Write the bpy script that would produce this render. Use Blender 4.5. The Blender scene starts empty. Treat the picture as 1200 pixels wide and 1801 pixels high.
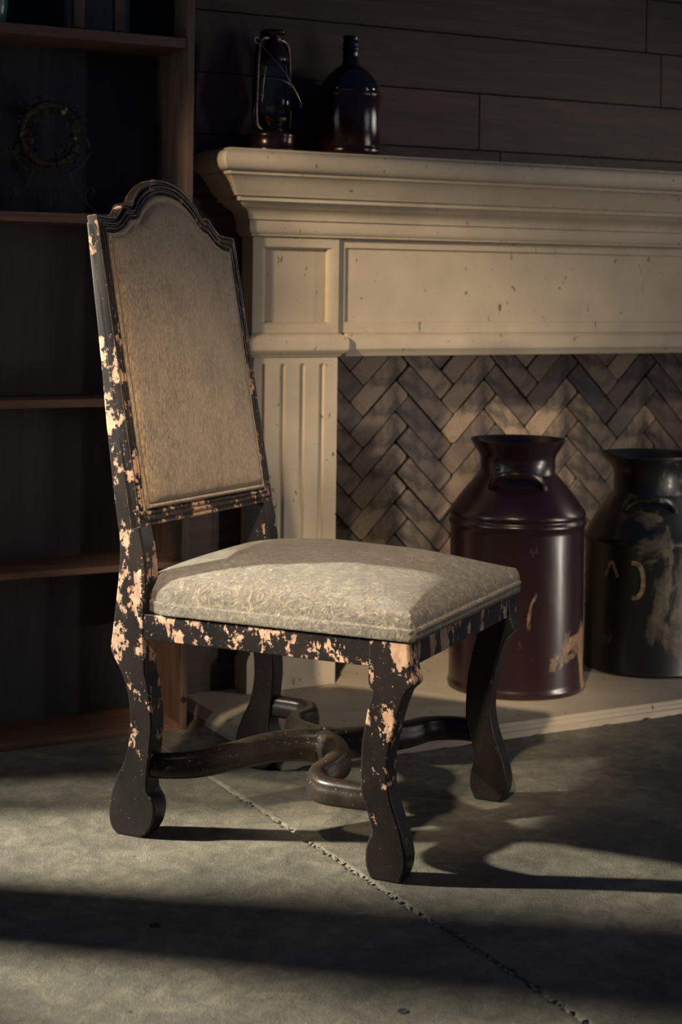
import bpy, bmesh, math, random
from mathutils import Vector, Matrix
C = bpy.context.scene.collection
PI = math.pi
rnd = random.Random(7)

# ------------------------------------------------------------------ camera
F, H, R, CAMH, YAW = 2930.0, 505.0, 0.012, 1.04, math.radians(28.4)
cam = bpy.data.cameras.new('camera'); co = bpy.data.objects.new('camera', cam); C.objects.link(co)
cam.sensor_fit = 'VERTICAL'; cam.sensor_height = 36.0; cam.lens = 36.0 * F / 1801.0
cam.shift_y = -(900.5 - H) / 1801.0
cam.clip_start = 0.05; cam.clip_end = 60
co.matrix_world = (Matrix.Translation((0, 0, CAMH)) @ Matrix.Rotation(-YAW, 4, 'Z') @ Matrix.Rotation(PI / 2, 4, 'X')
                   @ Matrix.Rotation(R, 4, 'Z'))
cam.dof.use_dof = True; cam.dof.focus_distance = 3.15; cam.dof.aperture_fstop = 5.0
bpy.context.scene.camera = co

# ------------------------------------------------------------------ world, light, exposure
w = bpy.data.worlds.new('world'); bpy.context.scene.world = w; w.use_nodes = True
bg = w.node_tree.nodes['Background']; bg.inputs[0].default_value = (0.22, 0.42, 1.0, 1); bg.inputs[1].default_value = 0.065
vs = bpy.context.scene.view_settings
vs.view_transform = 'Standard'; vs.look = 'None'; vs.gamma = 1.0; vs.exposure = 0.0; vs.use_curve_mapping = False

def area(name, loc, target, sx, sy, power, col, spread=180):
    l = bpy.data.lights.new(name, 'AREA'); l.shape = 'RECTANGLE'; l.size = sx; l.size_y = sy
    l.energy = power; l.color = col; l.spread = math.radians(spread)
    o = bpy.data.objects.new(name, l); C.objects.link(o); o.location = loc
    o.rotation_euler = (Vector(target) - Vector(loc)).to_track_quat('-Z', 'Y').to_euler(); return o
def spot(name, loc, target, power, col, angle, blend, radius):
    l = bpy.data.lights.new(name, 'SPOT'); l.energy = power; l.color = col
    l.spot_size = math.radians(angle); l.spot_blend = blend; l.shadow_soft_size = radius
    o = bpy.data.objects.new(name, l); C.objects.link(o); o.location = loc
    o.rotation_euler = (Vector(target) - Vector(loc)).to_track_quat('-Z', 'Y').to_euler(); return o
spot('front_light', (-1.35, -0.75, 4.05), (1.62, 3.06, 0.36), 1700, (1.0, 0.79, 0.54), 12.5, 0.85, 0.12)
spot('left_light', (-1.95, 1.80, 2.25), (2.35, 3.70, 0.98), 1200, (1.0, 0.77, 0.52), 30, 0.3, 0.09)
spot('back_light', (-0.9, 4.05, 1.55), (1.38, 2.62, 0.30), 1250, (1.0, 0.91, 0.72), 42, 0.75, 0.05)
area('low_light', (3.66, 2.15, 0.20), (2.45, 3.5, 0.35), 0.12, 0.34, 1.6, (1.0, 0.90, 0.78), 90)
spot('right_light', (4.3, 0.9, 0.62), (2.50, 3.50, 0.38), 90, (1.0, 0.86, 0.70), 24, 0.6, 0.07)
area('side_light', (4.2, 0.9, 1.3), (2.0, 2.9, 0.6), 0.14, 1.4, 2.0, (0.98, 0.95, 0.92), 90)
area('right_strip', (4.5, 2.85, 1.45), (2.1, 3.6, 1.2), 0.12, 0.9, 1.6, (1.0, 0.88, 0.70), 60)
area('left_strip', (-0.55, 3.30, 1.30), (1.9, 3.3, 1.1), 0.16, 1.1, 1.4, (0.85, 0.95, 1.0), 80)

# ------------------------------------------------------------------ helpers
def empty(name, loc=(0, 0, 0), rz=0.0, parent=None):
    o = bpy.data.objects.new(name, None); C.objects.link(o); o.location = loc; o.rotation_euler = (0, 0, rz)
    o.empty_display_size = 0.05
    if parent: o.parent = parent
    return o
def tag(o, label=None, cat=None, group=None, kind=None):
    if label: o['label'] = label
    if cat: o['category'] = cat
    if group: o['group'] = group
    if kind: o['kind'] = kind
    return o
def mesh_obj(name, V, Fc, mat, parent=None, smooth=False, bevel=0, seg=2, subd=0):
    me = bpy.data.meshes.new(name); me.from_pydata([tuple(v) for v in V], [], [tuple(f) for f in Fc]); me.update()
    bm = bmesh.new(); bm.from_mesh(me); bmesh.ops.recalc_face_normals(bm, faces=bm.faces); bm.to_mesh(me); bm.free()
    me.materials.append(mat)
    for p in me.polygons: p.use_smooth = smooth
    o = bpy.data.objects.new(name, me); C.objects.link(o)
    if parent: o.parent = parent
    if bevel:
        b = o.modifiers.new('bevel', 'BEVEL'); b.width = bevel; b.segments = seg; b.limit_method = 'ANGLE'; b.angle_limit = math.radians(40)
        for p in me.polygons: p.use_smooth = True
        b.harden_normals = True
    if subd:
        s = o.modifiers.new('subd', 'SUBSURF'); s.levels = subd; s.render_levels = subd
    return o
class MB:
    def __init__(s): s.V = []; s.F = []
    def add(s, V, Fc):
        n = len(s.V); s.V += [tuple(v) for v in V]; s.F += [tuple(i + n for i in f) for f in Fc]; return s
    def box(s, x0, x1, y0, y1, z0, z1):
        return s.add([(x0, y0, z0), (x1, y0, z0), (x1, y1, z0), (x0, y1, z0), (x0, y0, z1), (x1, y0, z1), (x1, y1, z1), (x0, y1, z1)],
                     [(0, 3, 2, 1), (4, 5, 6, 7), (0, 1, 5, 4), (1, 2, 6, 5), (2, 3, 7, 6), (3, 0, 4, 7)])
    def prism(s, P, f, n=1):     # P closed 2d polygon, f(p, k) -> 3d for k = 0..n
        m = len(P); V = [f(p, k) for k in range(n + 1) for p in P]
        Fc = [tuple(range(m))[::-1], tuple(range(n * m, n * m + m))]
        for k in range(n):
            for i in range(m):
                j = (i + 1) % m; Fc.append((k * m + i, k * m + j, (k + 1) * m + j, (k + 1) * m + i))
        return s.add(V, Fc)
    def lathe(s, prof, c=(0, 0, 0), n=48):   # prof (r, z)
        V = []; Fc = []
        for r, z in prof:
            for i in range(n):
                a = 2 * PI * i / n; V.append((c[0] + r * math.cos(a), c[1] + r * math.sin(a), c[2] + z))
        for k in range(len(prof) - 1):
            for i in range(n):
                j = (i + 1) % n; Fc.append((k * n + i, k * n + j, (k + 1) * n + j, (k + 1) * n + i))
        if prof[0][0] > 1e-6: Fc.append(tuple(range(n))[::-1])
        if prof[-1][0] > 1e-6: Fc.append(tuple(range((len(prof) - 1) * n, len(prof) * n)))
        return s.add(V, Fc)
    def tube(s, P, r, n=8, sec=None, up=None, closed=False):   # r float or list; sec = list of (a,b) multipliers in frame
        P = [Vector(p) for p in P]; m = len(P)
        rr = r if isinstance(r, (list, tuple)) else [r] * m
        sec = sec or [(math.cos(2 * PI * i / n), math.sin(2 * PI * i / n)) for i in range(n)]
        n = len(sec); V = []; prev = None
        for k in range(m):
            if closed: t = P[(k + 1) % m] - P[k - 1]
            else: t = P[min(k + 1, m - 1)] - P[max(k - 1, 0)]
            t.normalize()
            if up is not None:
                b = Vector(up); a = b.cross(t).normalized(); b = t.cross(a).normalized()
            else:
                if prev is None:
                    q = Vector((0, 0, 1)) if abs(t.z) < .9 else Vector((1, 0, 0)); a = q.cross(t).normalized()
                else: a = (prev - t * prev.dot(t)).normalized()
                prev = a; b = t.cross(a)
            for (x, y) in sec: V.append(P[k] + a * x * rr[k] + b * y * rr[k])
        Fc = []
        for k in range(m if closed else m - 1):
            for i in range(n):
                j = (i + 1) % n; k2 = (k + 1) % m
                Fc.append((k * n + i, k * n + j, k2 * n + j, k2 * n + i))
        if not closed: Fc += [tuple(range(n))[::-1], tuple(range((m - 1) * n, m * n))]
        return s.add(V, Fc)
    def build(s, name, mat, parent=None, **k): return mesh_obj(name, s.V, s.F, mat, parent, **k)
def catmull(P, n=6, closed=False):
    P = [Vector(p) for p in P]; m = len(P); out = []
    for i in range(m if closed else m - 1):
        a, b, c, d = (P[(i - 1) % m], P[i], P[(i + 1) % m], P[(i + 2) % m]) if closed else (P[max(i - 1, 0)], P[i], P[i + 1], P[min(i + 2, m - 1)])
        for k in range(n):
            t = k / n
            out.append(.5 * ((2 * b) + (c - a) * t + (2 * a - 5 * b + 4 * c - d) * t * t + (3 * b - a - 3 * c + d) * t ** 3))
    if not closed: out.append(P[-1])
    return out
def offset_poly(P, d):      # P CCW closed 2d, inward offset by d (mitre, clamped)
    m = len(P); out = []
    for i in range(m):
        a, b, c = P[i - 1], P[i], P[(i + 1) % m]
        e1 = Vector((b[0] - a[0], b[1] - a[1])); e2 = Vector((c[0] - b[0], c[1] - b[1]))
        if e1.length < 1e-9: e1 = e2
        if e2.length < 1e-9: e2 = e1
        e1.normalize(); e2.normalize(); n1 = Vector((-e1.y, e1.x)); n2 = Vector((-e2.y, e2.x))
        n = n1 + n2
        if n.length < 1e-6: n = n1
        n.normalize(); k = 1 / max(.6, n.dot(n1)); out.append((b[0] + n.x * d * k, b[1] + n.y * d * k))
    return out

# ------------------------------------------------------------------ materials
class NT:
    def __init__(s, name):
        s.m = bpy.data.materials.new(name); s.m.use_nodes = True; s.t = s.m.node_tree; s.p = s.t.nodes['Principled BSDF']
        s.tc = s.n('ShaderNodeTexCoord')
    def n(s, ty, **k):
        o = s.t.nodes.new(ty)
        for a, b in k.items(): setattr(o, a, b)
        return o
    def l(s, a, b): s.t.links.new(a, b)
    def vec(s, scale=(1, 1, 1), rot=(0, 0, 0), src='Object'):
        m = s.n('ShaderNodeMapping'); m.inputs['Scale'].default_value = scale; m.inputs['Rotation'].default_value = rot
        s.l(s.tc.outputs[src], m.inputs['Vector']); return m.outputs[0]
    def noise(s, vec, scale, detail=4, rough=.55, dist=0.0):
        o = s.n('ShaderNodeTexNoise'); o.inputs['Scale'].default_value = scale; o.inputs['Detail'].default_value = detail
        o.inputs['Roughness'].default_value = rough; o.inputs['Distortion'].default_value = dist
        s.l(vec, o.inputs['Vector']); return o.outputs['Fac']
    def voro(s, vec, scale, feature='F1'):
        o = s.n('ShaderNodeTexVoronoi'); o.feature = feature; o.inputs['Scale'].default_value = scale; s.l(vec, o.inputs['Vector']); return o.outputs['Distance']
    def ramp(s, fac, pts, interp='LINEAR'):
        r = s.n('ShaderNodeValToRGB'); r.color_ramp.interpolation = interp; e = r.color_ramp.elements
        while len(e) < len(pts): e.new(.5)
        for i, (p, c) in enumerate(pts):
            e[i].position = p; e[i].color = (c, c, c, 1) if isinstance(c, (int, float)) else (*c, 1)
        s.l(fac, r.inputs[0]); return r.outputs[0]
    def mix(s, fac, a, b, mode='MIX'):
        o = s.n('ShaderNodeMix', data_type='RGBA', blend_type=mode)
        for sock, v in ((o.inputs[0], fac), (o.inputs[6], a), (o.inputs[7], b)):
            if isinstance(v, (int, float)): sock.default_value = v if sock is o.inputs[0] else (v, v, v, 1)
            elif isinstance(v, tuple): sock.default_value = (*v, 1)
            else: s.l(v, sock)
        return o.outputs[2]
    def math(s, op, a, b=0.0):
        o = s.n('ShaderNodeMath', operation=op)
        for i, v in enumerate((a, b)):
            if isinstance(v, (int, float)): o.inputs[i].default_value = v
            else: s.l(v, o.inputs[i])
        return o.outputs[0]
    def bump(s, h, strength, dist, prev=None):
        b = s.n('ShaderNodeBump'); b.inputs['Strength'].default_value = strength; b.inputs['Distance'].default_value = dist
        s.l(h, b.inputs['Height'])
        if prev is not None: s.l(prev, b.inputs['Normal'])
        return b.outputs[0]
    def out(s, col=None, rough=None, bump=None, metal=None, **k):
        for nm, v in (('Base Color', col), ('Roughness', rough), ('Normal', bump), ('Metallic', metal)):
            if v is None: continue
            if isinstance(v, (int, float)): s.p.inputs[nm].default_value = v
            elif isinstance(v, tuple): s.p.inputs[nm].default_value = (*v, 1)
            else: s.l(v, s.p.inputs[nm])
        for a, v in k.items():
            i = s.p.inputs[a.replace('_', ' ')]; i.default_value = v
        return s.m

def chipped(name, th, seed, pc=((.008, .0075, .009), (.024, .018, .017)), zr=True):
    m = NT(name)
    v = m.vec((1, 1, .75)); mp = m.n('ShaderNodeMapping'); mp.inputs['Location'].default_value = (seed, seed * .7, -seed); m.l(v, mp.inputs['Vector']); v = mp.outputs[0]
    big = m.noise(v, 21, 12, .68, .15); fine = m.noise(v, 170, 4, .65, .3)
    f = m.math('ADD', m.math('MULTIPLY', big, .89), m.math('MULTIPLY', fine, .11))
    if zr:   # feet are hardly chipped, the middle of the posts and the rails most
        sp = m.n('ShaderNodeSeparateXYZ'); m.l(m.tc.outputs['Object'], sp.inputs[0])
        zz = m.ramp(sp.outputs['Z'], [(.08, .0), (.20, .42), (.33, .5), (.40, .62), (.72, .60), (.95, .42)])
        f = m.math('ADD', f, m.math('MULTIPLY', m.math('SUBTRACT', zz, .5), .16))
    mask = m.ramp(f, [(th, 0.0), (th + .010, 1.0)])
    speck = m.ramp(m.noise(v, 210, 3, .7), [(.69, 0.0), (.71, .8)])
    mask = m.math('MAXIMUM', mask, speck)
    # worn arrises
    bv = m.n('ShaderNodeBevel'); bv.samples = 4; bv.inputs['Radius'].default_value = .0035
    ge = m.n('ShaderNodeNewGeometry'); dt = m.n('ShaderNodeVectorMath', operation='DOT_PRODUCT')
    m.l(bv.outputs[0], dt.inputs[0]); m.l(ge.outputs['True Normal'], dt.inputs[1])
    edge = m.math('ADD', m.math('SUBTRACT', 1.0, dt.outputs['Value']), m.math('MULTIPLY', m.math('SUBTRACT', fine, .5), .9))
    edge = m.ramp(edge, [(.16, 0.0), (.24, .7)])
    mask = m.math('MAXIMUM', mask, edge)
    wood = m.noise(v, 60, 5, .6)
    raw = m.ramp(wood, [(.3, (.28, .155, .10)), (.6, (.50, .32, .225)), (.8, (.62, .44, .33))])
    paint = m.ramp(m.noise(v, 9, 5, .6), [(.35, pc[0]), (.7, pc[1])])
    col = m.mix(mask, paint, raw)
    b = m.bump(m.math('SUBTRACT', 1.0, mask), .6, .0012)
    b = m.bump(m.noise(v, 260, 3, .6), .25, .0008, b)
    return m.out(col, m.ramp(mask, [(0, .34), (1, .75)]), b, Specular_IOR_Level=.32)
PAINT = [chipped('chipped_paint_heavy', .534, 0.0), chipped('chipped_paint', .545, 3.1), chipped('chipped_paint_light', .64, 7.7)]
STRET = chipped('worn_brown_stretcher', .74, 5.2, ((.012, .010, .009), (.038, .028, .022)), False)
def fabric(name, c1, c2, stretch, crush, streak):
    m = NT(name); v = m.vec(stretch)
    st = m.noise(v, 400, 4, .7); st2 = m.noise(v, 75, 4, .6, .4); big = m.noise(m.vec((1, 1, 1)), 9, 5, .6, .6)
    fib = m.noise(m.vec((1, 1, 1)), 44, 6, .74, 2.8)
    col = m.mix(m.ramp(st, [(.40, 0.0), (.60, 1.0)]), c1, c2)
    col = m.mix(m.ramp(st2, [(.3, .45), (.55, 0.0)]), col, tuple(x * .6 for x in c1))
    col = m.mix(m.ramp(big, [(.35, .0), (.7, .35)]), col, tuple(min(1, x * 1.35) for x in c2))
    if crush > .5: col = m.mix(m.ramp(fib, [(.40, .75), (.56, 0.0)]), col, tuple(x * .45 for x in c1)); col = m.mix(m.ramp(fib, [(.54, .0), (.66, .8)]), col, tuple(x * 1.7 for x in c2))
    b = m.bump(st, streak, .0025)
    b = m.bump(fib, crush, .018, b)
    return m.out(col, m.ramp(fib, [(.35, .36), (.65, .55)]), b, Sheen_Weight=.5, Sheen_Roughness=.4, Specular_IOR_Level=.6)
SEATFAB = fabric('seat_hide', (.085, .064, .040), (.29, .24, .16), (1, 1, 1), .85, .5)
BACKFAB = fabric('back_hide', (.14, .092, .055), (.50, .36, .22), (1, 1, .18), .05, .8)
def stone(name, base=(.52, .44, .33), pits=True):
    m = NT(name); v = m.vec()
    a = m.noise(v, 7, 6, .6); g = m.noise(v, 420, 2, .7)
    col = m.ramp(a, [(.3, tuple(x * .82 for x in base)), (.7, tuple(x * 1.06 for x in base))])
    col = m.mix(m.ramp(g, [(.35, .25), (.6, 0.0)]), col, tuple(x * .55 for x in base))
    pit = m.ramp(m.noise(m.vec((1, 1, .55)), 62, 3, .5, .8), [(.69, 0.0), (.715, 1.0)])
    col = m.mix(pit, col, tuple(x * .28 for x in base))
    b = m.bump(m.math('SUBTRACT', 1.0, pit), .8, .002)
    b = m.bump(g, .2, .0008, b)
    return m.out(col, .8, b)
STONE = stone('limestone')
def wood(name, c1, c2, axis='X', sc=1.0, rough=.6):
    m = NT(name); s = {'X': (.6, 9, 9), 'Z': (9, 9, .6)}[axis]
    v = m.vec(tuple(k * sc for k in s))
    info = m.n('ShaderNodeObjectInfo'); add = m.n('ShaderNodeVectorMath', operation='ADD'); m.l(v, add.inputs[0])
    sm = m.n('ShaderNodeVectorMath', operation='SCALE'); cb = m.n('ShaderNodeCombineXYZ')
    for i in range(3): m.l(info.outputs['Random'], cb.inputs[i])
    m.l(cb.outputs[0], sm.inputs[0]); sm.inputs['Scale'].default_value = 37.0; m.l(sm.outputs[0], add.inputs[1])
    v = add.outputs[0]
    g = m.noise(v, 3.2, 7, .62, 1.6); fine = m.noise(v, 22, 3, .7, .3)
    f = m.math('ADD', m.math('MULTIPLY', g, .7), m.math('MULTIPLY', fine, .3))
    col = m.ramp(f, [(.34, c1), (.62, c2)])
    col = m.mix(m.math('MULTIPLY', info.outputs['Random'], .45), col, tuple(x * .5 for x in c1))
    return m.out(col, rough, m.bump(f, .5, .002))
PLANK = wood('reddish_planks', (.018, .012, .013), (.085, .040, .028), 'X')
SHELFW = wood('shelf_wood', (.07, .036, .024), (.20, .105, .068), 'X')
PANELW = wood('shelf_panel_wood', (.075, .042, .028), (.19, .11, .072), 'Z')
BACKW = wood('shelf_back_wood', (.020, .023, .030), (.045, .045, .055), 'Z')  # slate-blue tint puts the lifted navy shade of the shelves into the colour
def concrete():
    m = NT('concrete'); v = m.vec()
    a = m.noise(v, 2.6, 7, .62, .3); b2 = m.noise(v, 26, 6, .65, .5); g = m.noise(v, 330, 3, .75)
    f = m.math('ADD', m.math('MULTIPLY', a, .6), m.math('MULTIPLY', b2, .4))
    col = m.ramp(f, [(.38, (.07, .067, .055)), (.5, (.145, .135, .105)), (.62, (.27, .245, .185))])
    col = m.mix(m.ramp(g, [(.3, .5), (.6, 0.0)]), col, (.07, .07, .065))
    pit = m.ramp(m.noise(v, 45, 2, .5), [(.76, 0.0), (.78, 1.0)])
    col = m.mix(pit, col, (.05, .05, .05))
    b = m.bump(g, .7, .0035); b = m.bump(b2, .5, .008, b); b = m.bump(m.math('SUBTRACT', 1.0, pit), .8, .002, b)
    return m.out(col, .72, b)
CONC = concrete()
m_ = NT('mortar'); MORT = m_.out(m_.ramp(m_.noise(m_.vec(), 60, 5, .7), [(.3, (.10, .095, .085)), (.7, (.34, .32, .28))]), .9, m_.bump(m_.noise(m_.vec(), 120, 4, .7), .8, .004))
m_ = NT('dark_mortar'); DMORT = m_.out(m_.ramp(m_.noise(m_.vec(), 60, 5, .7), [(.3, (.010, .009, .009)), (.7, (.03, .027, .025))]), .95)
def brickmat():
    m = NT('firebrick'); v = m.vec(); info = m.n('ShaderNodeObjectInfo')
    big = m.noise(v, 11, 5, .6, .5); g = m.noise(v, 300, 3, .7)
    col = m.ramp(info.outputs['Random'], [(0, (.13, .11, .11)), (.25, (.31, .23, .18)), (.5, (.46, .35, .25)), (.75, (.24, .19, .165)), (1, (.58, .45, .31))])
    col = m.mix(m.ramp(big, [(.40, .85), (.56, 0.0)]), col, (.055, .052, .055))
    col = m.mix(m.ramp(g, [(.35, .35), (.6, 0.0)]), col, (.08, .06, .05))
    b = m.bump(g, .3, .0012); b = m.bump(big, .4, .004, b)
    return m.out(col, .85, b)
BRICK = brickmat()
def canpaint(name, c, rust, th, rough=.3):
    m = NT(name); v = m.vec((1, 1, .5))
    a = m.noise(v, 9, 8, .65, .8)
    low = m.n('ShaderNodeSeparateXYZ'); m.l(m.tc.outputs['Object'], low.inputs[0])
    f = m.math('SUBTRACT', a, m.math('MULTIPLY', low.outputs['Z'], .16))
    f = m.math('ADD', f, m.math('MULTIPLY', low.outputs['X'], .55))
    mask = m.ramp(f, [(th, 0.0), (th + .05, 1.0)])
    col = m.mix(mask, m.mix(m.noise(v, 5, 3), tuple(x * .7 for x in c), c), m.ramp(m.noise(v, 40, 5, .7), [(.35, tuple(x * .3 for x in rust)), (.65, rust)]))
    return m.out(col, m.ramp(mask, [(0, rough), (1, .6)]), m.bump(m.noise(v, 7, 3, .5), .25, .01), Coat_Weight=.3, Coat_Roughness=.2)
CAN1 = canpaint('maroon_enamel', (.026, .009, .012), (.40, .24, .13), .615)
CAN2 = canpaint('worn_grey_enamel', (.012, .015, .017), (.17, .14, .10), .50, .45)
m_ = NT('worn_yellow_paint'); MARK = m_.out(m_.ramp(m_.noise(m_.vec(), 60, 4, .7), [(.35, (.16, .11, .07)), (.6, (.62, .45, .27))]), .6)
m_ = NT('lantern_metal'); LMET = m_.out(m_.ramp(m_.noise(m_.vec(), 40, 5, .7), [(.4, (.03, .02, .022)), (.7, (.08, .042, .038))]), .22, m_.bump(m_.noise(m_.vec(), 120, 3), .3, .001), Metallic=.75)
m_ = NT('wire_metal'); WIRE = m_.out((.35, .32, .29), .35, Metallic=.9)
m_ = NT('globe_glass'); GLASS = m_.out((.80, .83, .84), .03, m_.bump(m_.noise(m_.vec(), 60, 3), .15, .001), Transmission_Weight=1.0, IOR=1.35)
m_ = NT('amber_glass'); AMBER = m_.out((.030, .007, .005), .13, m_.bump(m_.noise(m_.vec(), 330, 3, .6), .6, .0006), Transmission_Weight=.3, IOR=1.5, Specular_IOR_Level=.8)
m_ = NT('dark_glass'); DGLASS = m_.out((.012, .008, .008), .12, Transmission_Weight=.1, Specular_IOR_Level=.6)
m_ = NT('black_iron'); IRON = m_.out((.045, .04, .036), .45, Metallic=.5)
m_ = NT('dry_leaves'); LEAF = m_.out(m_.ramp(m_.noise(m_.vec(), 30, 3), [(.4, (.02, .022, .012)), (.7, (.06, .055, .025))]), .7)
m_ = NT('dried_flower'); FLOWER = m_.out((.30, .20, .13), .7)
m_ = NT('teal_glaze'); TEAL = m_.out((.04, .13, .13), .25)
m_ = NT('plaster'); PLASTER = m_.out(m_.ramp(m_.noise(m_.vec(), 3, 4), [(.3, (.10, .09, .08)), (.7, (.14, .13, .115))]), .9)
m_ = NT('knot'); KNOT = m_.out((.008, .006, .006), .8)

# ------------------------------------------------------------------ floor: two concrete slabs with a crumbled joint
floor = empty('floor'); tag(floor, 'grey polished concrete floor with one straight joint', None, None, 'structure')
MB().box(-1.6, 5.0, -2.2, 4.3, -.10, -.0045).build('joint_bed', MORT, floor)
JX = 1.4445
def slab(x_far, side):
    # side -1: slab left of the joint, +1: right of it; the edge along the joint is ragged
    n = 360; y0, y1 = 1.2, 3.2
    ys = [-2.2, 0.2] + [y0 + (y1 - y0) * i / n for i in range(n + 1)] + [4.3]
    V = []; Fc = []; r = random.Random(3 + side); e = 0.0; cols = 5
    for k, y in enumerate(ys):
        e = e * .8 + r.uniform(-.0016, .0016)
        jag = e + (r.random() ** 6) * .009
        base = (.0012 if side < 0 else .0016) + abs(jag) * .8
        xe = JX + side * base
        bev = .0045 + r.random() * .003
        for j, (dx, z) in enumerate(((0, -.009), (.0006, -.004 - r.random() * .002), (bev * .5, -.0012), (bev, 0.0))):
            V.append((xe + side * dx, y, z))
        V.append((x_far, y, 0.0))
    for k in range(len(ys) - 1):
        for j in range(cols - 1):
            Fc.append((k * cols + j, k * cols + j + 1, (k + 1) * cols + j + 1, (k + 1) * cols + j))
    o = mesh_obj('slab', V, Fc, CONC, floor, smooth=False); return o
slab(-1.6, -1); slab(5.0, 1)
mbj = MB()   # crumbs of old mortar standing in the joint
for k in range(420):
    y = 1.3 + 1.8 * rnd.random(); x = JX + rnd.gauss(0, .0025); s = .0009 + .0022 * rnd.random() ** 3
    p = [Vector((rnd.uniform(-1, 1), rnd.uniform(-1, 1), rnd.uniform(-.6, .8))) * s for _ in range(8)]
    q = [(-1, -1, -1), (1, -1, -1), (1, 1, -1), (-1, 1, -1), (-1, -1, 1), (1, -1, 1), (1, 1, 1), (-1, 1, 1)]
    z = -.0045 + s * .6 + rnd.random() * .001
    mbj.add([(x + a * s + d.x * .5, y + b * s * 1.5 + d.y * .5, z + c * s * .7 + d.z * .4) for (a, b, c), d in zip(q, p)],
            [(0, 3, 2, 1), (4, 5, 6, 7), (0, 1, 5, 4), (1, 2, 6, 5), (2, 3, 7, 6), (3, 0, 4, 7)])
tag(mbj.build('mortar_crumbs', MORT, floor), 'crumbly pale mortar in the joint', None, None, 'stuff')

for px_, py_, r_ in ((1.032, 2.517, .0085), (1.2285, 2.058, .0080)):
    ho = MB().lathe([(0, .0), (r_ * .55, .0002), (r_ * .8, .0010), (r_, .0011), (r_ * 1.15, .0)], (0, 0, 0), 20).build('filled_hole', DMORT, floor, smooth=True)
    ho.location = (px_, py_, .0001)

# ------------------------------------------------------------------ back wall of horizontal planks
wall = empty('wall_back', (0, 3.8, 0)); tag(wall, 'back wall of dark reddish horizontal planks', None, None, 'structure')
ztop = [1.7245 + .1545 * k for k in range(3, -1, -1)]
z = 1.7245 + .1545 * 4; bounds = []
while z > .02: bounds.append(z); z -= .1545
bounds.append(0.0)
def plank(x0, x1, z0, z1, y=0.0):
    dy = rnd.uniform(0, .0025)
    MB().box(x0, x1, y + dy, y + .022, z0 + .0012, z1 - .0012).build('plank', PLANK, wall, bevel=.0015, seg=1)
for i in range(len(bounds) - 1):
    z1, z0 = bounds[i], bounds[i + 1]
    if z0 > .93:
        cut = [.75, 2.9 + rnd.uniform(-.5, .9), 4.9]
    else: cut = None
    if cut:
        for a, b in zip(cut[:-1], cut[1:]): plank(a + .001, b - .001, z0, z1)
    else:
        plank(.75, 2.004, z0, min(z1, .94)); plank(3.77, 4.9, z0, min(z1, .94))
        if z1 > .94: plank(.75, 4.9, .94, z1)
MB().box(.72, 4.92, .022, .05, .94, 2.36).box(.72, 2.0, .022, .05, 0, .94).box(3.78, 4.92, .022, .05, 0, .94).build('wall_backing', PLASTER, wall)

# left wall added out of frame as a gobo: its openings trim the spot beams
wl = empty('gobo_wall_left', (-.15, 0, 0)); tag(wl, 'unseen plastered left wall with narrow slots, added to shape the light', None, None, 'structure')
def wbox(y0, y1, z0, z1, nm='gobo_wall_part'): MB().box(-.06, .0, y0, y1, z0, z1).build(nm, PLASTER, wl)
wbox(-1.2, 2.515, 0, 2.3); wbox(2.72, 3.00, 0, 2.3); wbox(2.515, 2.72, 0, 1.47); wbox(2.515, 2.72, 1.84, 2.3)
wbox(3.415, 3.54, 0, 2.3, 'gobo_post'); wbox(3.735, 3.755, 0, 2.3, 'gobo_bar'); wbox(3.80, 4.3, 0, 2.3); wbox(3.0, 3.80, 2.05, 2.3)  # upright post and bar added to throw dark bands across the floor

# ------------------------------------------------------------------ fireplace
FX0, FX1, FY, WY = 1.7697, 4.0, 3.735, 3.8
fp = empty('fireplace', ((FX0 + FX1) / 2, FY, 0)); tag(fp, 'beige limestone fireplace surround with fluted pillar and herringbone brick firebox', 'fireplace')
ox, oy = (FX0 + FX1) / 2, FY
def L(x, y, z): return (x - ox, y - oy, z)
# crown: profile (p, z) swept round left return, front, right return
crown = [(0, 1.371), (.1169, 1.371), (.1185, 1.3665), (.122, 1.3655), (.1310, 1.362), (.1375, 1.355), (.1405, 1.345), (.1400, 1.336), (.1360, 1.3265), (.1290, 1.3190), (.1180, 1.3155),
         (.1175, 1.3085), (.1130, 1.3065), (.1075, 1.302), (.0990, 1.2915), (.0920, 1.2800), (.0850, 1.2690), (.0790, 1.2615), (.0785, 1.2595), (.0700, 1.2590), (.0700, 1.2475), (.0590, 1.2465),
         (.0575, 1.2440), (.0530, 1.2395), (.0460, 1.2345), (.0370, 1.2300), (.0290, 1.2240), (.0245, 1.2160), (.0225, 1.2090), (.0225, 1.2050), (.0165, 1.2040), (.0172, 1.1960), (.0172, 1.1800), (.0150, 1.1745), (.0086, 1.1690), (.0086, 1.1650), (0, 1.1630)]
V = []; Fc = []
for p, z in crown:
    V += [L(FX0 - p, WY - .002, z), L(FX0 - p, FY - p, z), L(FX1 + p, FY - p, z), L(FX1 + p, WY - .002, z)]
n = len(crown)
for k in range(n - 1):
    for j in range(3): Fc.append((k * 4 + j, k * 4 + j + 1, (k + 1) * 4 + j + 1, (k + 1) * 4 + j))
Fc.append((0, 3, 2, 1)); Fc.append((4 * n - 4, 4 * n - 3, 4 * n - 2, 4 * n - 1))
mesh_obj('mantel_shelf', V, Fc, STONE, fp, bevel=.0008, seg=1)
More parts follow.
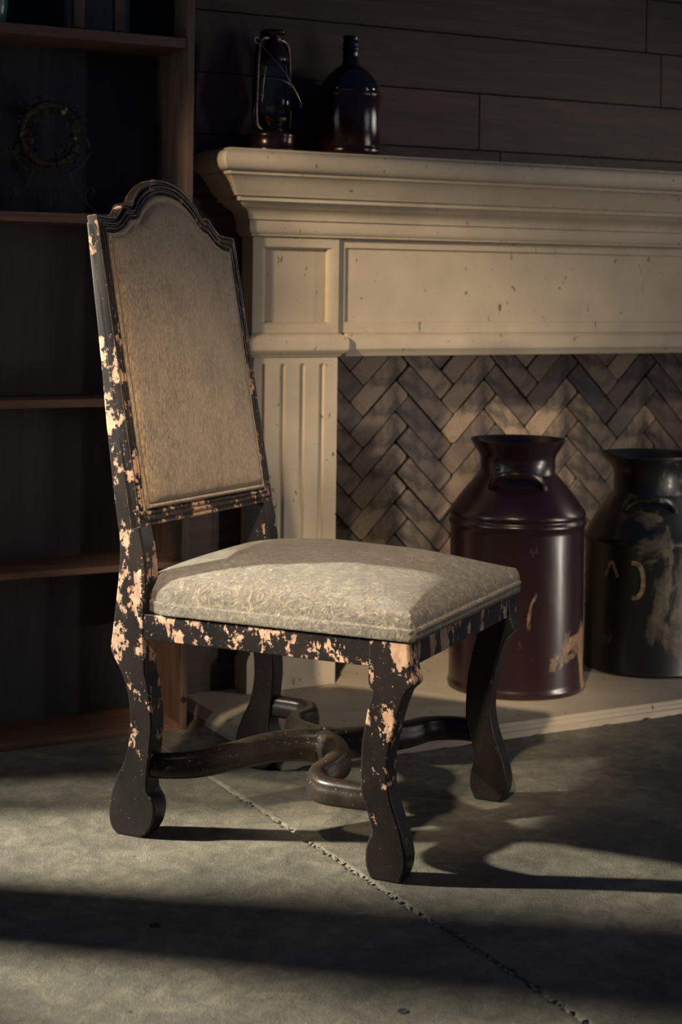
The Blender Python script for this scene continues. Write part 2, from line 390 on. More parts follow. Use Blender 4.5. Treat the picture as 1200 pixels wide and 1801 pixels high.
def panel_block(name, x0, x1, z0, z1, y, ix0, ix1, iz0, iz1, dep, bev, yb=WY - .002):
    # slab with a sunk, bevelled panel
    mb = MB()
    o = [(x0, z0), (x1, z0), (x1, z1), (x0, z1)]; i = [(ix0, iz0), (ix1, iz0), (ix1, iz1), (ix0, iz1)]
    bx = [(ix0 + bev, iz0 + bev * .35), (ix1 - bev, iz0 + bev * .35), (ix1 - bev, iz1 - bev * .35), (ix0 + bev, iz1 - bev * .35)]
    V = [L(a, yb, b) for a, b in o] + [L(a, y, b) for a, b in o] + [L(a, y, b) for a, b in i] + [L(a, y + dep * .45, b) for a, b in bx] + [L(a, y + dep, b) for a, b in bx]
    Fc = [(0, 1, 2, 3)]
    for k in range(4):
        j = (k + 1) % 4
        for q in (0, 4, 8, 12): Fc.append((q + k, q + j, q + 4 + j, q + 4 + k))
    Fc.append((16, 17, 18, 19))
    return mesh_obj(name, V, Fc, STONE, fp, bevel=.0012, seg=2)
panel_block('corner_block', FX0, 2.0135, .9225, 1.1625, FY, 1.795, 1.997, .9455, 1.139, .017, .013)
panel_block('corner_block', 3.756, FX1, .9225, 1.1625, FY, 3.782, 3.974, .9455, 1.139, .017, .013)
panel_block('frieze', 2.0137, 3.7558, .9225, 1.1625, FY + .010, 2.036, 3.734, .9505, 1.1405, .007, .0025)
# cap course over each pillar and the lintel between
def course(name, prof, x0, x1, ret):
    V = []; Fc = []
    for p, z in prof:
        q = p if ret else 0
        V += [L(x0 - q, WY - .002, z), L(x0 - q, FY - p, z), L(x1 + q, FY - p, z), L(x1 + q, WY - .002, z)]
    n = len(prof)
    for k in range(n - 1):
        for j in range(3): Fc.append((k * 4 + j, k * 4 + j + 1, (k + 1) * 4 + j + 1, (k + 1) * 4 + j))
        Fc.append((k * 4 + 3, k * 4, (k + 1) * 4, (k + 1) * 4 + 3))
    Fc.append((0, 1, 2, 3)); Fc.append((4 * n - 4, 4 * n - 3, 4 * n - 2, 4 * n - 1))
    return mesh_obj(name, V, Fc, STONE, fp, bevel=.003, seg=2)
capp = [(.004, .9224), (.018, .913), (.022, .905), (.022, .881), (.016, .874), (.008, .869), (.004, .8625)]
course('capital', capp, FX0 + .003, 2.0135, True); course('capital', capp, 3.756, FX1 - .003, True)
linp = [(-.008, .9224), (.004, .913), (.008, .908), (.008, .882), (.002, .8755), (-.006, .8625)]
course('lintel', linp, 2.0365, 3.733, False)
# fluted pillars
def pillar(x0, x1, fl):
    y0 = FY; zb, zt = .115, .8624; ft = .838; fb = .16; fw = .0085; nz = 26
    xs = [x0]; tags = [0]
    for c in fl:
        for k in range(9): xs.append(c - fw + 2 * fw * k / 8)
    xs.append(x1); xs = sorted(xs)
    zs = [zb, fb - fw] + [fb - fw * math.cos(a * PI / 16) for a in range(1, 9)] + [fb + (ft - fb) * k / 6 for k in range(1, 6)] + [ft] + [ft + fw * math.sin(a * PI / 16) for a in range(1, 9)] + [zt]
    V = []; Fc = []
    for z in zs:
        for x in xs:
            d = 0
            for c in fl:
                zz = 0 if fb <= z <= ft else (z - ft if z > ft else fb - z)
                rr = fw * fw - (x - c) ** 2 - zz * zz
                if rr > 0: d = max(d, math.sqrt(rr) * .8)
            V.append(L(x, y0 + d, z))
    nx = len(xs)
    for k in range(len(zs) - 1):
        for i in range(nx - 1): Fc.append((k * nx + i, k * nx + i + 1, (k + 1) * nx + i + 1, (k + 1) * nx + i))
    b = len(V); V += [L(x0, WY - .002, zb), L(x1, WY - .002, zb), L(x1, WY - .002, zt), L(x0, WY - .002, zt)]
    top = (len(zs) - 1) * nx
    Fc += [[b] + [k * nx for k in range(0, len(zs))][::1] + [b + 3], [b + 1, b + 2] + [k * nx + nx - 1 for k in range(len(zs) - 1, -1, -1)]]
    Fc += [[b + 3] + list(range(top, top + nx)) + [b + 2], [b, b + 1] + list(range(nx - 1, -1, -1)), [b, b + 3, b + 2, b + 1]]
    mesh_obj('pillar', V, Fc, STONE, fp)
pillar(FX0 + .006, 2.0121, [1.8014, 1.8566, 1.9117, 1.9670]); pillar(3.757, FX1 - .006, [3.80, 3.857, 3.912, 3.967])
for x0, x1 in ((FX0 - .007, 2.0121), (3.757, FX1 + .007)):
    P = [(x0, .0305), (x1, .0305), (x1, .1150), (x0 + .001, .1150), (x0, .1150)]
    V = [L(x0, 0, .0305)]
    mb = MB(); y0 = FY - .008
    a = [(x0, y0), (x1, y0), (x1, WY - .002), (x0, WY - .002)]; b_ = [(x0 + .009, y0 + .009), (x1, y0 + .009), (x1, WY - .002), (x0 + .009, WY - .002)]
    V = [L(x, y, .0305) for x, y in a] + [L(x, y, .108) for x, y in a] + [L(x, y, .1235) for x, y in b_]
    Fc = [(0, 3, 2, 1), (8, 9, 10, 11)] + [(q + k, q + (k + 1) % 4, q + 4 + (k + 1) % 4, q + 4 + k) for q in (0, 4) for k in range(4)]
    mesh_obj('plinth', V, Fc, STONE, fp, bevel=.002)
# firebox: herringbone bricks
fb = MB().box(2.004 - ox, 3.766 - ox, 3.978 - oy, 4.02 - oy, .0, .97).build('firebox_back', DMORT, fp)
MB().box(1.985 - ox, 2.0035 - ox, 3.852 - oy, 4.02 - oy, 0, .97).box(3.7665 - ox, 3.785 - ox, 3.852 - oy, 4.02 - oy, 0, .97).box(2.004 - ox, 3.766 - ox, 3.803 - oy, 3.977 - oy, .955, .97).build('firebox_side', DMORT, fp)
bw, bl, BY = .0599, .2038, 3.962
r2 = math.sqrt(2); ax, az = 2.2168 - r2 * bl, .7689 - r2 * bw
def clip(P, f):
    out = []
    for i in range(len(P)):
        a, b = P[i - 1], P[i]; fa, fb_ = f(a), f(b)
        if fa >= 0: 
            if fb_ >= 0: out.append(b)
            else: t = fa / (fa - fb_); out.append((a[0] + (b[0] - a[0]) * t, a[1] + (b[1] - a[1]) * t))
        elif fb_ >= 0:
            t = fa / (fa - fb_); out += [(a[0] + (b[0] - a[0]) * t, a[1] + (b[1] - a[1]) * t), b]
    return out
nb = 0
for i in range(-30, 40):
    for j in range(-8, 20):
        for kind in (0, 1):
            tx, ty = i * bw + j * bl, i * bw - j * bl
            g = .0011 + rnd.random() * .0010; c = .002 + rnd.random() * .0035
            x0, x1, y0, y1 = (0, bl, 0, bw) if kind == 0 else (bl, bl + bw, bw - bl, bw)
            x0 += g; y0 += g; x1 -= g; y1 -= g
            cs = [c * rnd.uniform(.5, 1.5) for _ in range(4)]
            R4 = [(x0 + cs[0], y0), (x1 - cs[1], y0), (x1, y0 + cs[1]), (x1, y1 - cs[2]), (x1 - cs[2], y1), (x0 + cs[3], y1), (x0, y1 - cs[3]), (x0, y0 + cs[0])]
            P = [((x + tx - y - ty) / r2 + ax, (x + tx + y + ty) / r2 + az) for x, y in R4]
            if max(p[0] for p in P) < 2.008 or min(p[0] for p in P) > 3.7 or max(p[1] for p in P) < .035 or min(p[1] for p in P) > .94: continue
            for f in (lambda p: p[0] - 2.005, lambda p: 3.764 - p[0], lambda p: p[1] - .031, lambda p: .953 - p[1]):
                if len(P) > 2: P = clip(P, f)
            if len(P) < 3: continue
            area_ = abs(sum(P[k - 1][0] * P[k][1] - P[k][0] * P[k - 1][1] for k in range(len(P)))) / 2
            if area_ < .0006: continue
            cx = sum(p[0] for p in P) / len(P); cz = sum(p[1] for p in P) / len(P)
            dy = rnd.uniform(-.0045, .0045); P2 = [(cx + (p[0] - cx) * .982, cz + (p[1] - cz) * .982) for p in P]
            m = len(P); V = [(p[0] - cx, 3.977 - BY, p[1] - cz) for p in P] + [(p[0] - cx, dy + .0025, p[1] - cz) for p in P] + [(p[0] - cx, dy, p[1] - cz) for p in P2]
            Fc = [tuple(range(m)), tuple(range(2 * m, 3 * m))[::-1]] + [(q * m + k, q * m + (k + 1) % m, (q + 1) * m + (k + 1) % m, (q + 1) * m + k) for q in (0, 1) for k in range(m)]
            b = mesh_obj('brick', V, Fc, BRICK, fb); b.location = (cx - ox, BY - oy, cz); b.rotation_euler = (rnd.uniform(-.012, .012), 0, rnd.uniform(-.012, .012)); nb += 1
# hearth slab
hs = empty('hearth_slab', (2.8, 3.5, 0)); tag(hs, 'low beige stone hearth slab with moulded edge under fireplace', 'hearth')
hp = [(0, .0), (0, .013), (.003, .0145), (.006, .015), (.0085, .018), (.013, .0225), (.016, .0235), (.019, .027), (.023, .030)]
V = []; Fc = []; X0, X1, Y0, Y1 = 1.600, 4.15, 3.198, 3.797
nseg = 150
for p, z in hp:
    V.append((X0 + p - 2.8, Y1 - 3.5, z))
    for i in range(nseg + 1):
        x = X0 + p + (X1 - p - X0 - p) * i / nseg
        jag = (rnd.random() ** 5) * .004 if z < .001 else 0
        V.append((x - 2.8, Y0 + p + jag * .5 - 3.5, z + jag))
    V.append((X1 - p - 2.8, Y1 - 3.5, z))
row = nseg + 3
for k in range(len(hp) - 1):
    for j in range(row - 1): Fc.append((k * row + j, k * row + j + 1, (k + 1) * row + j + 1, (k + 1) * row + j))
    Fc.append((k * row + row - 1, k * row, (k + 1) * row, (k + 1) * row + row - 1))
Fc.append(tuple(range((len(hp) - 1) * row, len(hp) * row)))
Fc.append(tuple(range(row))[::-1])
mesh_obj('slab', V, Fc, STONE, hs)
MB().box(2.005 - 2.8, 3.765 - 2.8, .2975, .476, .001, .0299).build('inner_slab', STONE, hs)

# ------------------------------------------------------------------ shelf unit at the left
sh = empty('shelf_unit', (1.15, 3.7, 0)); tag(sh, 'tall dark wooden shelf unit with open shelves left of fireplace', 'shelf')
def B(mb, x0, x1, y0, y1, z0, z1): return mb.box(x0 - 1.15, x1 - 1.15, y0 - 3.7, y1 - 3.7, z0, z1)
SX0, SX1 = .78, 1.549
for a, b in ((1.5315, SX1), (SX0, .798)):
    B(MB(), a, b, 3.6, 3.797, 0, 2.3).build('side_panel', PANELW, sh, bevel=.0012)
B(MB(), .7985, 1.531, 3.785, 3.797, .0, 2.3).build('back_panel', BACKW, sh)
for z0, z1 in ((.0, .016), (.380, .395), (.760, .779), (1.178, 1.200), (1.594, 1.618), (2.0, 2.02)):
    B(MB(), .7985, 1.5312, 3.602, 3.7845, z0, z1).build('shelf', SHELFW, sh, bevel=.0012)
o = MB().tube([(0, 0, 0), (0, -.0012, 0)], .0075, 12); ob = mesh_obj('knot', [(v[0] + 1.541 - 1.15, v[1] + 3.6 - 3.7 + .0004, v[2] + .070) for v in o.V], o.F, KNOT, sh)
tag(ob, 'dark round knot hole')

# ------------------------------------------------------------------ chair (s forward, t to its left/right, z up); authored in s,t then centred
A0 = (1.1549, 2.9437); fd = (.59218, -.80580)
rz = math.atan2(fd[1], fd[0]); CS, CT = .26, .275
def cw(s, t): return (A0[0] + s * fd[0] - t * fd[1], A0[1] + s * fd[1] + t * fd[0])
cx, cy = cw(CS, CT)
ch = empty('dining_chair', (cx, cy, 0), rz); tag(ch, 'tall upholstered wooden dining chair with chipped dark paint and tan hide fabric', 'chair')
def K(s, t, z): return (s - CS, t - CT, z)
SL, S0 = -.181495, .118821
nn = math.hypot(1, SL); NS, NZ = 1 / nn, -SL / nn
Lr = [(-.1176, 1.160), (-.1012, 1.0403), (-.0814, .8982), (-.0653, .7632), (-.0427, .6076), (-.0350, .566), (-.0331, .5241), (-.0365, .475), (-.0421, .4255), (-.0480, .375), (-.0512, .3515), (-.0465, .338), (-.0346, .3200), (-.0174, .2860), (-.0085, .2489), (-.0060, .2072), (-.0089, .1758), (-.0182, .1405), (-.0338, .1097), (-.0437, .0837), (-.0498, .056), (-.0495, .0259), (-.0422, .0085), (-.0310, .0)]
Rr = [(-.0950, 1.160), (-.0800, 1.045), (-.0545, .900), (-.0330, .780), (-.0005, .6300), (.0111, .5825), (.0201, .5476), (.0259, .5127), (.0279, .4765), (.0245, .4301), (.0235, .3736), (.0260, .3418), (.0275, .312), (.0340, .2903), (.0406, .2536), (.0436, .2123), (.0406, .1705), (.0362, .13), (.0355, .0932), (.0483, .0723), (.0517, .0515), (.0456, .0261), (.0338, .0087), (.022, .0)]
# wooden band below the back rests a little wider: the step where the panel ends
def leg(name, Lp, Rp, t0, t1, mat, top_skew=0.0, bev=.005):
    P = [(a, b) for a, b in Lp][::-1] + list(Rp)      # goes up the left, down the right
    def sm(Q):
        return [(v[0], v[1]) for v in catmull([(q[0], q[1], 0) for q in Q], 3)]
    P = sm(Lp[::-1]) + sm(Rp)
    mb = MB(); mb.prism(P, lambda p, k: K(p[0], (t0, t1)[k], p[1] + (top_skew if p[1] > 1.1 else 0)))
    return mb.build(name, mat, ch, bevel=bev, seg=3)
leg('rear_leg', Lr, Rr, 0.0, .046, PAINT[1]); leg('rear_leg', Lr, Rr, .494, .540, PAINT[2], -.022)
Lf = [(.4860, .4230), (.4855, .37), (.4855, .346), (.4900, .336), (.4935, .3261), (.4871, .3055), (.4812, .2745), (.4753, .2428), (.4735, .2126), (.4730, .1694), (.4751, .1476), (.4836, .125), (.4915, .1000), (.4955, .0830), (.4901, .0700), (.4849, .0531), (.4839, .037), (.4858, .0198), (.4950, .0)]
Rf = [(.5640, .4230), (.5640, .400), (.5680, .3745), (.5745, .3560), (.5715, .3460), (.5600, .3350), (.5534, .3198), (.5429, .2896), (.5377, .2692), (.5315, .2429), (.5260, .2100), (.5260, .1768), (.5315, .1470), (.5415, .1170), (.5520, .0890), (.5605, .0571), (.5625, .0388), (.5590, .0182), (.5500, .0)]
leg('front_leg', Lf, Rf, 0.0, .045, PAINT[0]); leg('front_leg', Lf, Rf, .516, .561, PAINT[2])
# seat rails
def cbox(name, s0, s1, t0, t1, z0, z1, mat, bev=.0025, sk=0.0):
    V = [K(s0, t0, z0), K(s1, t0, z0), K(s1, t1 + sk, z0), K(s0, t1 + sk, z0), K(s0, t0, z1), K(s1, t0, z1), K(s1, t1 + sk, z1), K(s0, t1 + sk, z1)]
    return mesh_obj(name, V, [(0, 3, 2, 1), (4, 5, 6, 7), (0, 1, 5, 4), (1, 2, 6, 5), (2, 3, 7, 6), (3, 0, 4, 7)], mat, ch, bevel=bev)
cbox('seat_rail', .015, .495, .0015, .030, .373, .4215, PAINT[0])
cbox('seat_rail', .015, .495, .522, .546, .373, .4215, PAINT[2])
cbox('seat_rail', .530, .561, .040, .520, .375, .4215, PAINT[1])
cbox('seat_rail', -.02, .01, .040, .500, .375, .4215, PAINT[2])
# stretcher: four curved arms meeting in the middle
def arm(P, r=1.0):
    Q = catmull([K(s, t, z) for s, t, z in P], 8); n = len(Q)
    sec = [(-1, -.70), (-.8, -1), (.8, -1), (1, -.70), (1.0, .20), (.86, .34), (.90, .55), (.62, .92), (.2, 1), (-.2, 1), (-.62, .92), (-.90, .55), (-.86, .34), (-1.0, .20)]
    mb = MB(); mb.tube(Q, [(.92 + .42 * (k / (n - 1)) ** 1.6) for k in range(n)], sec=[(a * .0185, b * (.0235)) for a, b in sec], up=(0, 0, 1))
    return mb.build('stretcher', STRET, ch, smooth=True)
arm([(.030, .024, .135), (.065, .034, .135), (.110, .066, .137), (.150, .130, .141), (.190, .190, .147), (.235, .235, .148), (.270, .258, .146)])
arm([(.030, .516, .137), (.070, .512, .138), (.118, .500, .138), (.150, .455, .137), (.150, .395, .138), (.180, .330, .142), (.230, .285, .146), (.268, .268, .145)])
arm([(.488, .024, .137), (.440, .028, .135), (.385, .040, .133), (.350, .080, .135), (.352, .135, .139), (.345, .190, .144), (.308, .235, .146), (.275, .260, .145)])
arm([(.488, .535, .137), (.445, .522, .139), (.405, .480, .142), (.385, .410, .145), (.350, .340, .147), (.305, .288, .146), (.275, .266, .145)])
MB().lathe([(.0, -.026), (.020, -.026), (.026, -.020), (.028, .020), (.022, .028), (.0, .0295)], K(.272, .263, .147), 32).build('stretcher_hub', STRET, ch, smooth=True)

# back frame
Wd = .535
half = [(.0, 1.160), (.020, 1.1605), (.045, 1.160), (.062, 1.1625), (.078, 1.170), (.090, 1.181), (.099, 1.190), (.103, 1.1925), (.118, 1.1925), (.131, 1.1920), (.136, 1.197), (.146, 1.210), (.160, 1.2215), (.178, 1.2335), (.200, 1.244), (.228, 1.252), (.2675, 1.256)]
halfi = [(.031, 1.127), (.043, 1.1275), (.056, 1.128), (.070, 1.131), (.086, 1.1365), (.100, 1.145), (.111, 1.154), (.117, 1.1585), (.130, 1.1610), (.142, 1.1630), (.150, 1.168), (.160, 1.180), (.172, 1.1905), (.188, 1.2015), (.208, 1.2115), (.234, 1.2195), (.2675, 1.2230)]
zb0 = .583
def full(hf, d):
    tp = hf + [(Wd - t, z) for t, z in hf[-2::-1]]
    tp = [(v[0], v[1]) for v in catmull([(t, z, 0) for t, z in tp], 2)]
    tp = [(t, z + .0145 * (1 - 2 * t / Wd)) for t, z in tp]
    zl, zr = tp[0][1], tp[-1][1]; b0 = zb0 + d; b1 = zb0 - .008 + d
    lf = [(d, zl - (zl - b0) * k / 16) for k in range(1, 16)]
    bo = [(d + (Wd - 2 * d) * k / 14, b0 + (b1 - b0) * k / 14) for k in range(15)]
    rt = [(Wd - d, b1 + (zr - b1) * k / 16) for k in range(1, 16)]
    return tp[::-1] + lf + bo + rt
poly = full(half, 0.0); polyi = full(halfi, .031)
def bp(t, z, h): return K(S0 + SL * z + h * NS, t, z + h * NZ)
def signed(P): return sum(P[i - 1][0] * P[i][1] - P[i][0] * P[i - 1][1] for i in range(len(P)))
if signed(poly) < 0: poly = poly[::-1]; polyi = polyi[::-1]
def rings(prof, mat, name, close_to=None, smooth=True, cap=False):
    V = []; m = len(poly)
    for d, h in prof:
        V += [bp(p[0] + (q[0] - p[0]) * d / .031, p[1] + (q[1] - p[1]) * d / .031, h) for p, q in zip(poly, polyi)]
    Fc = []
    for k in range(len(prof) - 1):
        for i in range(m):
            j = (i + 1) % m; Fc.append((k * m + i, k * m + j, (k + 1) * m + j, (k + 1) * m + i))
    return V, Fc, m
fr = [(.0, -.020), (.0, -.003), (.0012, .0005), (.004, .001), (.0065, -.0005), (.0075, -.003), (.0090, -.003), (.0105, .0015), (.0135, .0032), (.0165, .0020), (.0178, -.0015), (.0192, -.0015), (.0205, .0012), (.0232, .0022), (.0258, .0008), (.0272, -.0030), (.0290, -.0036), (.0310, -.0080), (.0310, -.020), (.0, -.020)]
V, Fc, m = rings(fr, None, '')
mesh_obj('back_frame', V, Fc, PAINT[1], ch, smooth=True).modifiers.new('es', 'EDGE_SPLIT').split_angle = math.radians(55)
# back cushion
tc, zc = Wd / 2, .87
base = [(tc + (t - tc) * 1.004, zc + (z - zc) * 1.003) for t, z in polyi]
def shrink(d): return [(tc + (t - tc) * (1 - d / .2365), zc + (z - zc) * (1 - d / .29)) for t, z in base]
def cush(prof):
    V = []; m = len(base)
    for d, h in prof:
        Q = shrink(d)
        V += [bp(t, z, h) for t, z in Q]
    return V
prof = [(0, -.018), (0, -.004), (.0015, .001), (.004, .0032), (.0075, .0030), (.0100, -.0005), (.0115, -.001), (.0135, .003), (.018, .0068), (.024, .0092)]
V = cush(prof); m = len(base); inner = shrink(.024)
for f in (.93, .84, .74, .62, .48, .32, .16):
    h = .0092 + .0085 * (1 - (f / .99) ** 2)
    V += [bp(tc + (t - tc) * f, zc + (z - zc) * f, h) for t, z in inner]
nr = len(prof) + 7
Fc = [(k * m + i, k * m + (i + 1) % m, (k + 1) * m + (i + 1) % m, (k + 1) * m + i) for k in range(nr - 1) for i in range(m)]
Fc.append(tuple(range((nr - 1) * m, nr * m))); Fc.append(tuple(range(m))[::-1])
mesh_obj('back_cushion', V, Fc, BACKFAB, ch, smooth=True)
# seat cushion
def rrect(s0, s1, t0, t1, r, n=8, es=14):
    P = []
    cs = [(s1 - r, t0 + r, -PI / 2), (s1 - r, t1 - r, 0), (s0 + r, t1 - r, PI / 2), (s0 + r, t0 + r, PI)]
    for k, (a, b, a0) in enumerate(cs):
        for i in range(n + 1): P.append((a + r * math.cos(a0 + PI / 2 * i / n), b + r * math.sin(a0 + PI / 2 * i / n)))
        a2, b2, a02 = cs[(k + 1) % 4]; e = (a2 + r * math.cos(a02), b2 + r * math.sin(a02)); q = P[-1]
        for i in range(1, es): P.append((q[0] + (e[0] - q[0]) * i / es, q[1] + (e[1] - q[1]) * i / es))
    return P
so = rrect(-.030, .574, -.004, .566, .010)
def notch(p):
    s, t = p
    if s < .040: 
        k = min(1, (.040 - s) / .02); lo = -.007 + .030 * k; hi = .565 - .045 * k
        t = min(max(t, lo), hi)
    return (s, t)
so = [notch(p) for p in so]; m = len(so)
profS = [(.004, .4225, 0), (.0, .4235, 0), (-.0010, .430, 0), (-.0010, .4375, 0), (-.0022, .4405, 0), (-.0020, .4440, 0), (.0005, .4462, 0), (.0020, .4462, 0), (.0015, .4500, 0), (.0018, .4560, 0), (.0045, .4640, 0), (.0100, .4710, 0)]
V = []
for d, z, _ in profS: V += [K(s, t, z) for s, t in offset_poly(so, d)]
inner = offset_poly(so, .010); sc, tcn = .272, .279
for f in (.955, .90, .83, .75, .65, .54, .42, .30, .18, .07):
    for s, t in inner:
        a, b = sc + (s - sc) * f, tcn + (t - tcn) * f
        u, v = abs(a - sc) / .292, abs(b - tcn) / .276
        hh = (max(0, 1 - u ** 2.6) * max(0, 1 - v ** 2.6)) ** .62
        V.append(K(a, b, .4710 + .055 * hh * (1 - .12 * (a - sc) / .29) + .0010 * math.sin(31 * a + 17 * b) * hh))
nr = len(profS) + 10
Fc = [(k * m + i, k * m + (i + 1) % m, (k + 1) * m + (i + 1) % m, (k + 1) * m + i) for k in range(nr - 1) for i in range(m)]
Fc.append(tuple(range((nr - 1) * m, nr * m))); Fc.append(tuple(range(m))[::-1])
mesh_obj('seat_cushion', V, Fc, SEATFAB, ch, smooth=True)

# ------------------------------------------------------------------ milk cans
def milk_can(loc, rz, mat, prof, handle_z, label, r_h):
    c = empty('milk_can', loc, rz); tag(c, label, 'milk can')
    MB().lathe(prof, n=72).build('body', mat, c, smooth=True).modifiers.new('es', 'EDGE_SPLIT').split_angle = math.radians(50)
    for sg in (0, PI):
        P = []
        for k in range(17):
            u = k / 16 * 2 - 1; lift = math.sqrt(max(0, 1 - abs(u) ** 3))
            P.append((.068 * u, -(r_h[0] + (r_h[1] - r_h[0]) * lift) + .018 * u * u, handle_z + .046 * lift))
        if sg: P = [(-x, -y, z) for x, y, z in P]
        MB().tube(P, 1.0, sec=[(x * .0075, y * .0085) for x, y in ((-1, -.6), (-.6, -1), (.6, -1), (1, -.6), (1, .6), (.6, 1), (-.6, 1), (-1, .6))], up=(0, 0, 1)).build('handle', mat, c, smooth=True)
    return c
p1 = [(.0, .001), (.168, .001), (.1735, .006), (.1745, .014), (.1715, .020), (.1705, .028), (.1700, .40), (.1705, .412), (.1745, .416), (.1758, .421), (.1740, .427), (.1700, .4305), (.1700, .434), (.1735, .438), (.1742, .4430), (.1715, .449), (.166, .458), (.150, .480), (.128, .508), (.110, .528), (.0985, .5405), (.0955, .5435), (.0955, .578), (.0965, .584), (.100, .592), (.109, .606), (.1165, .618), (.1195, .6235), (.1215, .6265), (.1195, .6290), (.1160, .6265), (.105, .610), (.093, .590), (.090, .575), (.090, .53), (.0, .53)]
can1 = milk_can((2.425, 3.524, .030), math.radians(-34.5), CAN1, p1, .505, 'glossy maroon milk can with scuffed rusty side standing on hearth', (.112, .142))
MB().lathe([(.0, 0), (.007, .0), (.007, .004), (.004, .007), (.0, .008)], (0, 0, 0), 12)
ob = mesh_obj('rivet', [(v[0] * 1 - .0500, v[2] * -1 - .0835, v[1] + .562) for v in MB().lathe([(.0, .0), (.007, .0), (.007, .004), (.004, .007), (.0, .008)], (0, 0, 0), 12).V], MB().lathe([(.0, 0), (.007, .0), (.007, .004), (.004, .007), (.0, .008)], (0, 0, 0), 12).F, CAN1, can1, smooth=True)
p2 = [(.0, .001), (.168, .001), (.173, .008), (.170, .018), (.170, .335), (.176, .343), (.176, .352), (.168, .360), (.150, .395), (.120, .440), (.100, .465), (.096, .47), (.096, .52), (.104, .540), (.126, .560), (.132, .566), (.130, .572), (.120, .566), (.092, .52), (.092, .46), (.0, .46)]
can2 = milk_can((2.880, 3.560, .030), math.radians(-38), CAN2, p2, .420, 'grey weathered milk can with worn yellow brush marks, at right of the maroon can', (.118, .146))
def on_can(pts, wd, name):
    P = [(.1712 * math.sin(a), -.1712 * math.cos(a), z) for a, z in pts]; P = catmull(P, 4)
    V = []; 
    for k, p in enumerate(P):
        t = (P[min(k + 1, len(P) - 1)] - P[max(k - 1, 0)]).normalized(); nr_ = Vector((p[0], p[1], 0)).normalized(); s = t.cross(nr_)
        for q in (-1, 1): V += [p + s * wd * q + nr_ * .0006, p + s * wd * q - nr_ * .002]
    Fc = []
    for k in range(len(P) - 1):
        a = k * 4; b = a + 4; Fc += [(a, a + 2, b + 2, b), (a, b, b + 1, a + 1), (a + 2, a + 3, b + 3, b + 2)]
    mesh_obj(name, V, Fc, MARK, can2)
on_can([(-.27, .300), (-.17, .296), (-.10, .272), (-.10, .235), (-.17, .212), (-.26, .208)], .0055, 'painted_mark')
on_can([(-.72, .255), (-.66, .285), (-.60, .298), (-.55, .280), (-.50, .258)], .0038, 'painted_mark')

# ------------------------------------------------------------------ lantern and bottle on the mantel
MZ = 1.3712
ln = empty('oil_lantern', (1.803, 3.702, MZ), math.radians(25)); tag(ln, 'small dark metal oil lantern with clear glass globe on mantel', 'lantern')
MB().lathe([(0, 0), (.058, 0), (.0605, .003), (.0595, .007), (.0575, .010), (.0575, .036), (.0595, .040), (.057, .044), (.046, .050), (.036, .055), (.030, .058), (0, .058)], n=48).build('fuel_tank', LMET, ln, smooth=True)
MB().lathe([(0, .056), (.027, .056), (.027, .066), (.036, .072), (.040, .080), (.0395, .0865), (.034, .0870), (.0, .0870)], n=40).build('burner', LMET, ln, smooth=True)
MB().lathe([(.0335, .0875), (.040, .096), (.0475, .108), (.0500, .120), (.0490, .136), (.0445, .160), (.0385, .190), (.0340, .214), (.0325, .220), (.0310, .220), (.0325, .213), (.037, .190), (.0430, .160), (.0475, .136), (.0485, .120), (.046, .109), (.0385, .097), (.032, .0885), (.0335, .0875)], n=48).build('glass_globe', GLASS, ln, smooth=True)
MB().lathe([(.0, .2205), (.036, .2205), (.038, .226), (.036, .236), (.033, .250), (.025, .262), (.022, .268), (.022, .284), (.030, .290), (.033, .2935), (.032, .297), (.029, .3000), (.0, .3050)], n=40).build('chimney_cap', LMET, ln, smooth=True)
for sg in (-1, 1):
    P = catmull([(sg * .040, 0, .050), (sg * .060, 0, .058), (sg * .0665, 0, .078), (sg * .0665, 0, .12), (sg * .0635, 0, .18), (sg * .0605, 0, .235), (sg * .056, 0, .262), (sg * .044, 0, .276), (sg * .020, 0, .280)], 6)
    MB().tube(P, .0075, 12).build('side_tube', LMET, ln, smooth=True)
bail = catmull([(-.066, -.004, .262), (-.058, -.022, .245), (-.030, -.052, .200), (.000, -.066, .155), (.030, -.066, .120), (.048, -.052, .108), (.056, -.046, .112), (.052, -.044, .118)], 8)
MB().tube(bail, .0011, 6).build('bail_handle', WIRE, ln, smooth=True)
MB().tube([(-.066 + .008 * math.cos(a), -.003, .268 + .008 * math.sin(a)) for a in [2 * PI * i / 16 for i in range(16)]], .0011, 6, closed=True).build('bail_loop', WIRE, ln, smooth=True)
MB().tube([(.0505 * math.cos(a), .0505 * math.sin(a), .158 - .018 * math.cos(a - .5)) for a in [2 * PI * i / 40 for i in range(40)]], .0009, 6, closed=True).build('globe_guard', WIRE, ln, smooth=True)

bt = empty('glass_jug', (2.028, 3.714, MZ), 0); tag(bt, 'dark amber glass jug with textured sides and short neck on mantel', 'bottle')
MB().lathe([(0, 0), (.072, 0), (.0785, .005), (.080, .012), (.080, .0215), (.0785, .0225), (.0785, .0240), (.0798, .0252), (.0798, .148), (.0785, .1500), (.0785, .1515), (.0798, .153), (.0790, .160)], n=64).build('body', AMBER, bt, smooth=True)
MB().lathe([(.0790, .160), (.0760, .172), (.068, .190), (.056, .206), (.042, .220), (.030, .229), (.0225, .233), (.0235, .236), (.0225, .2395), (.0205, .242), (.0200, .268), (.0225, .271), (.0225, .276), (.0195, .278), (.0195, .282), (.0215, .284), (.0215, .288), (.0190, .290), (.0190, .300), (.0205, .302), (.0200, .306), (.0, .306)], n=48).build('shoulder_and_neck', DGLASS, bt, smooth=True)

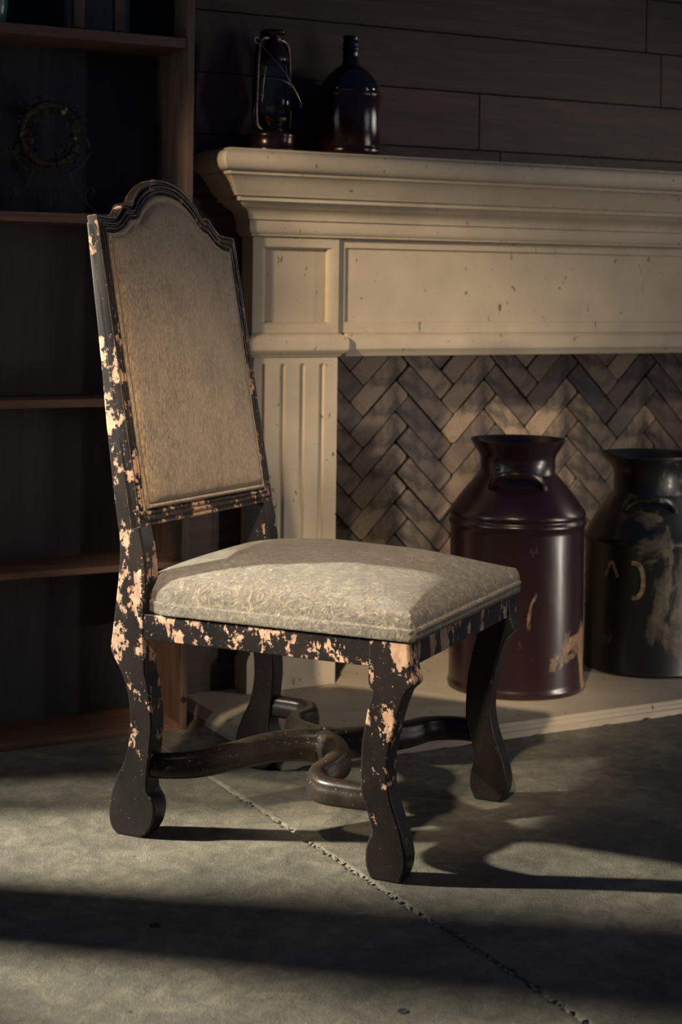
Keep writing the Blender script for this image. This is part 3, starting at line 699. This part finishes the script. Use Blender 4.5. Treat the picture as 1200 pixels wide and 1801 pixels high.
# ------------------------------------------------------------------ things on the shelves
ps = empty('wreath_stand', (1.235, 3.70, 1.2006)); tag(ps, 'black scrolled iron stand holding a round wreath on shelf', 'stand')
def curl(P, r=.0022, name='scroll'): MB().tube(catmull(P, 6), r, 6).build(name, IRON, ps, smooth=True)
for sg in (-1, 1):
    curl([(sg * .004, 0, .052), (sg * .018, 0, .060), (sg * .034, 0, .056), (sg * .060, 0, .040), (sg * .100, 0, .018), (sg * .118, 0, .003)])
    curl([(sg * .004, 0, .052), (sg * .020, 0, .052), (sg * .026, 0, .040), (sg * .018, 0, .030), (sg * .008, 0, .034), (sg * .010, 0, .042)])
    curl([(sg * .095, 0, .020), (sg * .070, 0, .045), (sg * .052, -.004, .075), (sg * .044, -.006, .100)])
    curl([(sg * .090, 0, .024), (sg * .086, 0, .046), (sg * .092, 0, .062), (sg * .104, 0, .062), (sg * .106, 0, .052), (sg * .098, 0, .048)], .0018)
curl([(0, 0, .060), (.002, 0, .040), (0, 0, .012)])
curl([(-.10, .004, .150), (-.060, .004, .104), (0, .004, .090), (.060, .004, .104), (.10, .004, .150)], .0024, 'cradle')
wr = empty('wreath', (1.235, 3.712, 1.385)); tag(wr, 'round dry twig wreath with leaves and small flowers on iron stand', 'wreath')
MB().tube([(.068 * math.cos(a), 0, .068 * math.sin(a)) for a in [2 * PI * i / 40 for i in range(40)]], .010, 8, closed=True).build('ring', LEAF, wr, smooth=True)
lm = MB()
for k in range(420):
    a = rnd.uniform(0, 2 * PI); rr = .068 + rnd.gauss(0, .010); c = Vector((rr * math.cos(a), rnd.gauss(0, .008), rr * math.sin(a)))
    d = Vector((rnd.uniform(-1, 1), rnd.uniform(-.6, .3), rnd.uniform(-1, 1))).normalized(); e = d.cross(Vector((rnd.uniform(-1, 1), rnd.uniform(-1, 1), rnd.uniform(-1, 1)))).normalized()
    l = .010 + .008 * rnd.random(); lm.add([c, c + d * l * .5 + e * l * .25, c + d * l, c + d * l * .5 - e * l * .25], [(0, 1, 2, 3)])
tag(lm.build('leaves', LEAF, wr), None, None, None, 'stuff')
for x, z, r in ((.030, .052, .007), (.060, -.008, .005), (.036, .060, .004)):
    MB().lathe([(.0, -r), (r * .8, -r * .5), (r, 0), (r * .8, r * .5), (.0, r)], (x, -.012, z), 10).build('flower', FLOWER, wr, smooth=True)
vt = empty('teal_vase', (1.085, 3.69, 1.6186)); tag(vt, 'teal glazed vase at left end of the top shelf', 'vase')
MB().lathe([(0, 0), (.026, 0), (.034, .012), (.040, .05), (.036, .10), (.022, .14), (.018, .17), (.024, .19), (.021, .19), (.0, .17)], n=40).build('body', TEAL, vt, smooth=True)
bxo = empty('wooden_box', (1.335, 3.712, 1.6186)); tag(bxo, 'dark upright wooden box on the top shelf beside side panel', 'box')
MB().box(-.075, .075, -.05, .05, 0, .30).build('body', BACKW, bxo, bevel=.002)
for x in (-.050, .050): MB().box(x - .012, x + .012, -.056, -.0505, .01, .29).build('trim_strip', PANELW, bxo, bevel=.001)
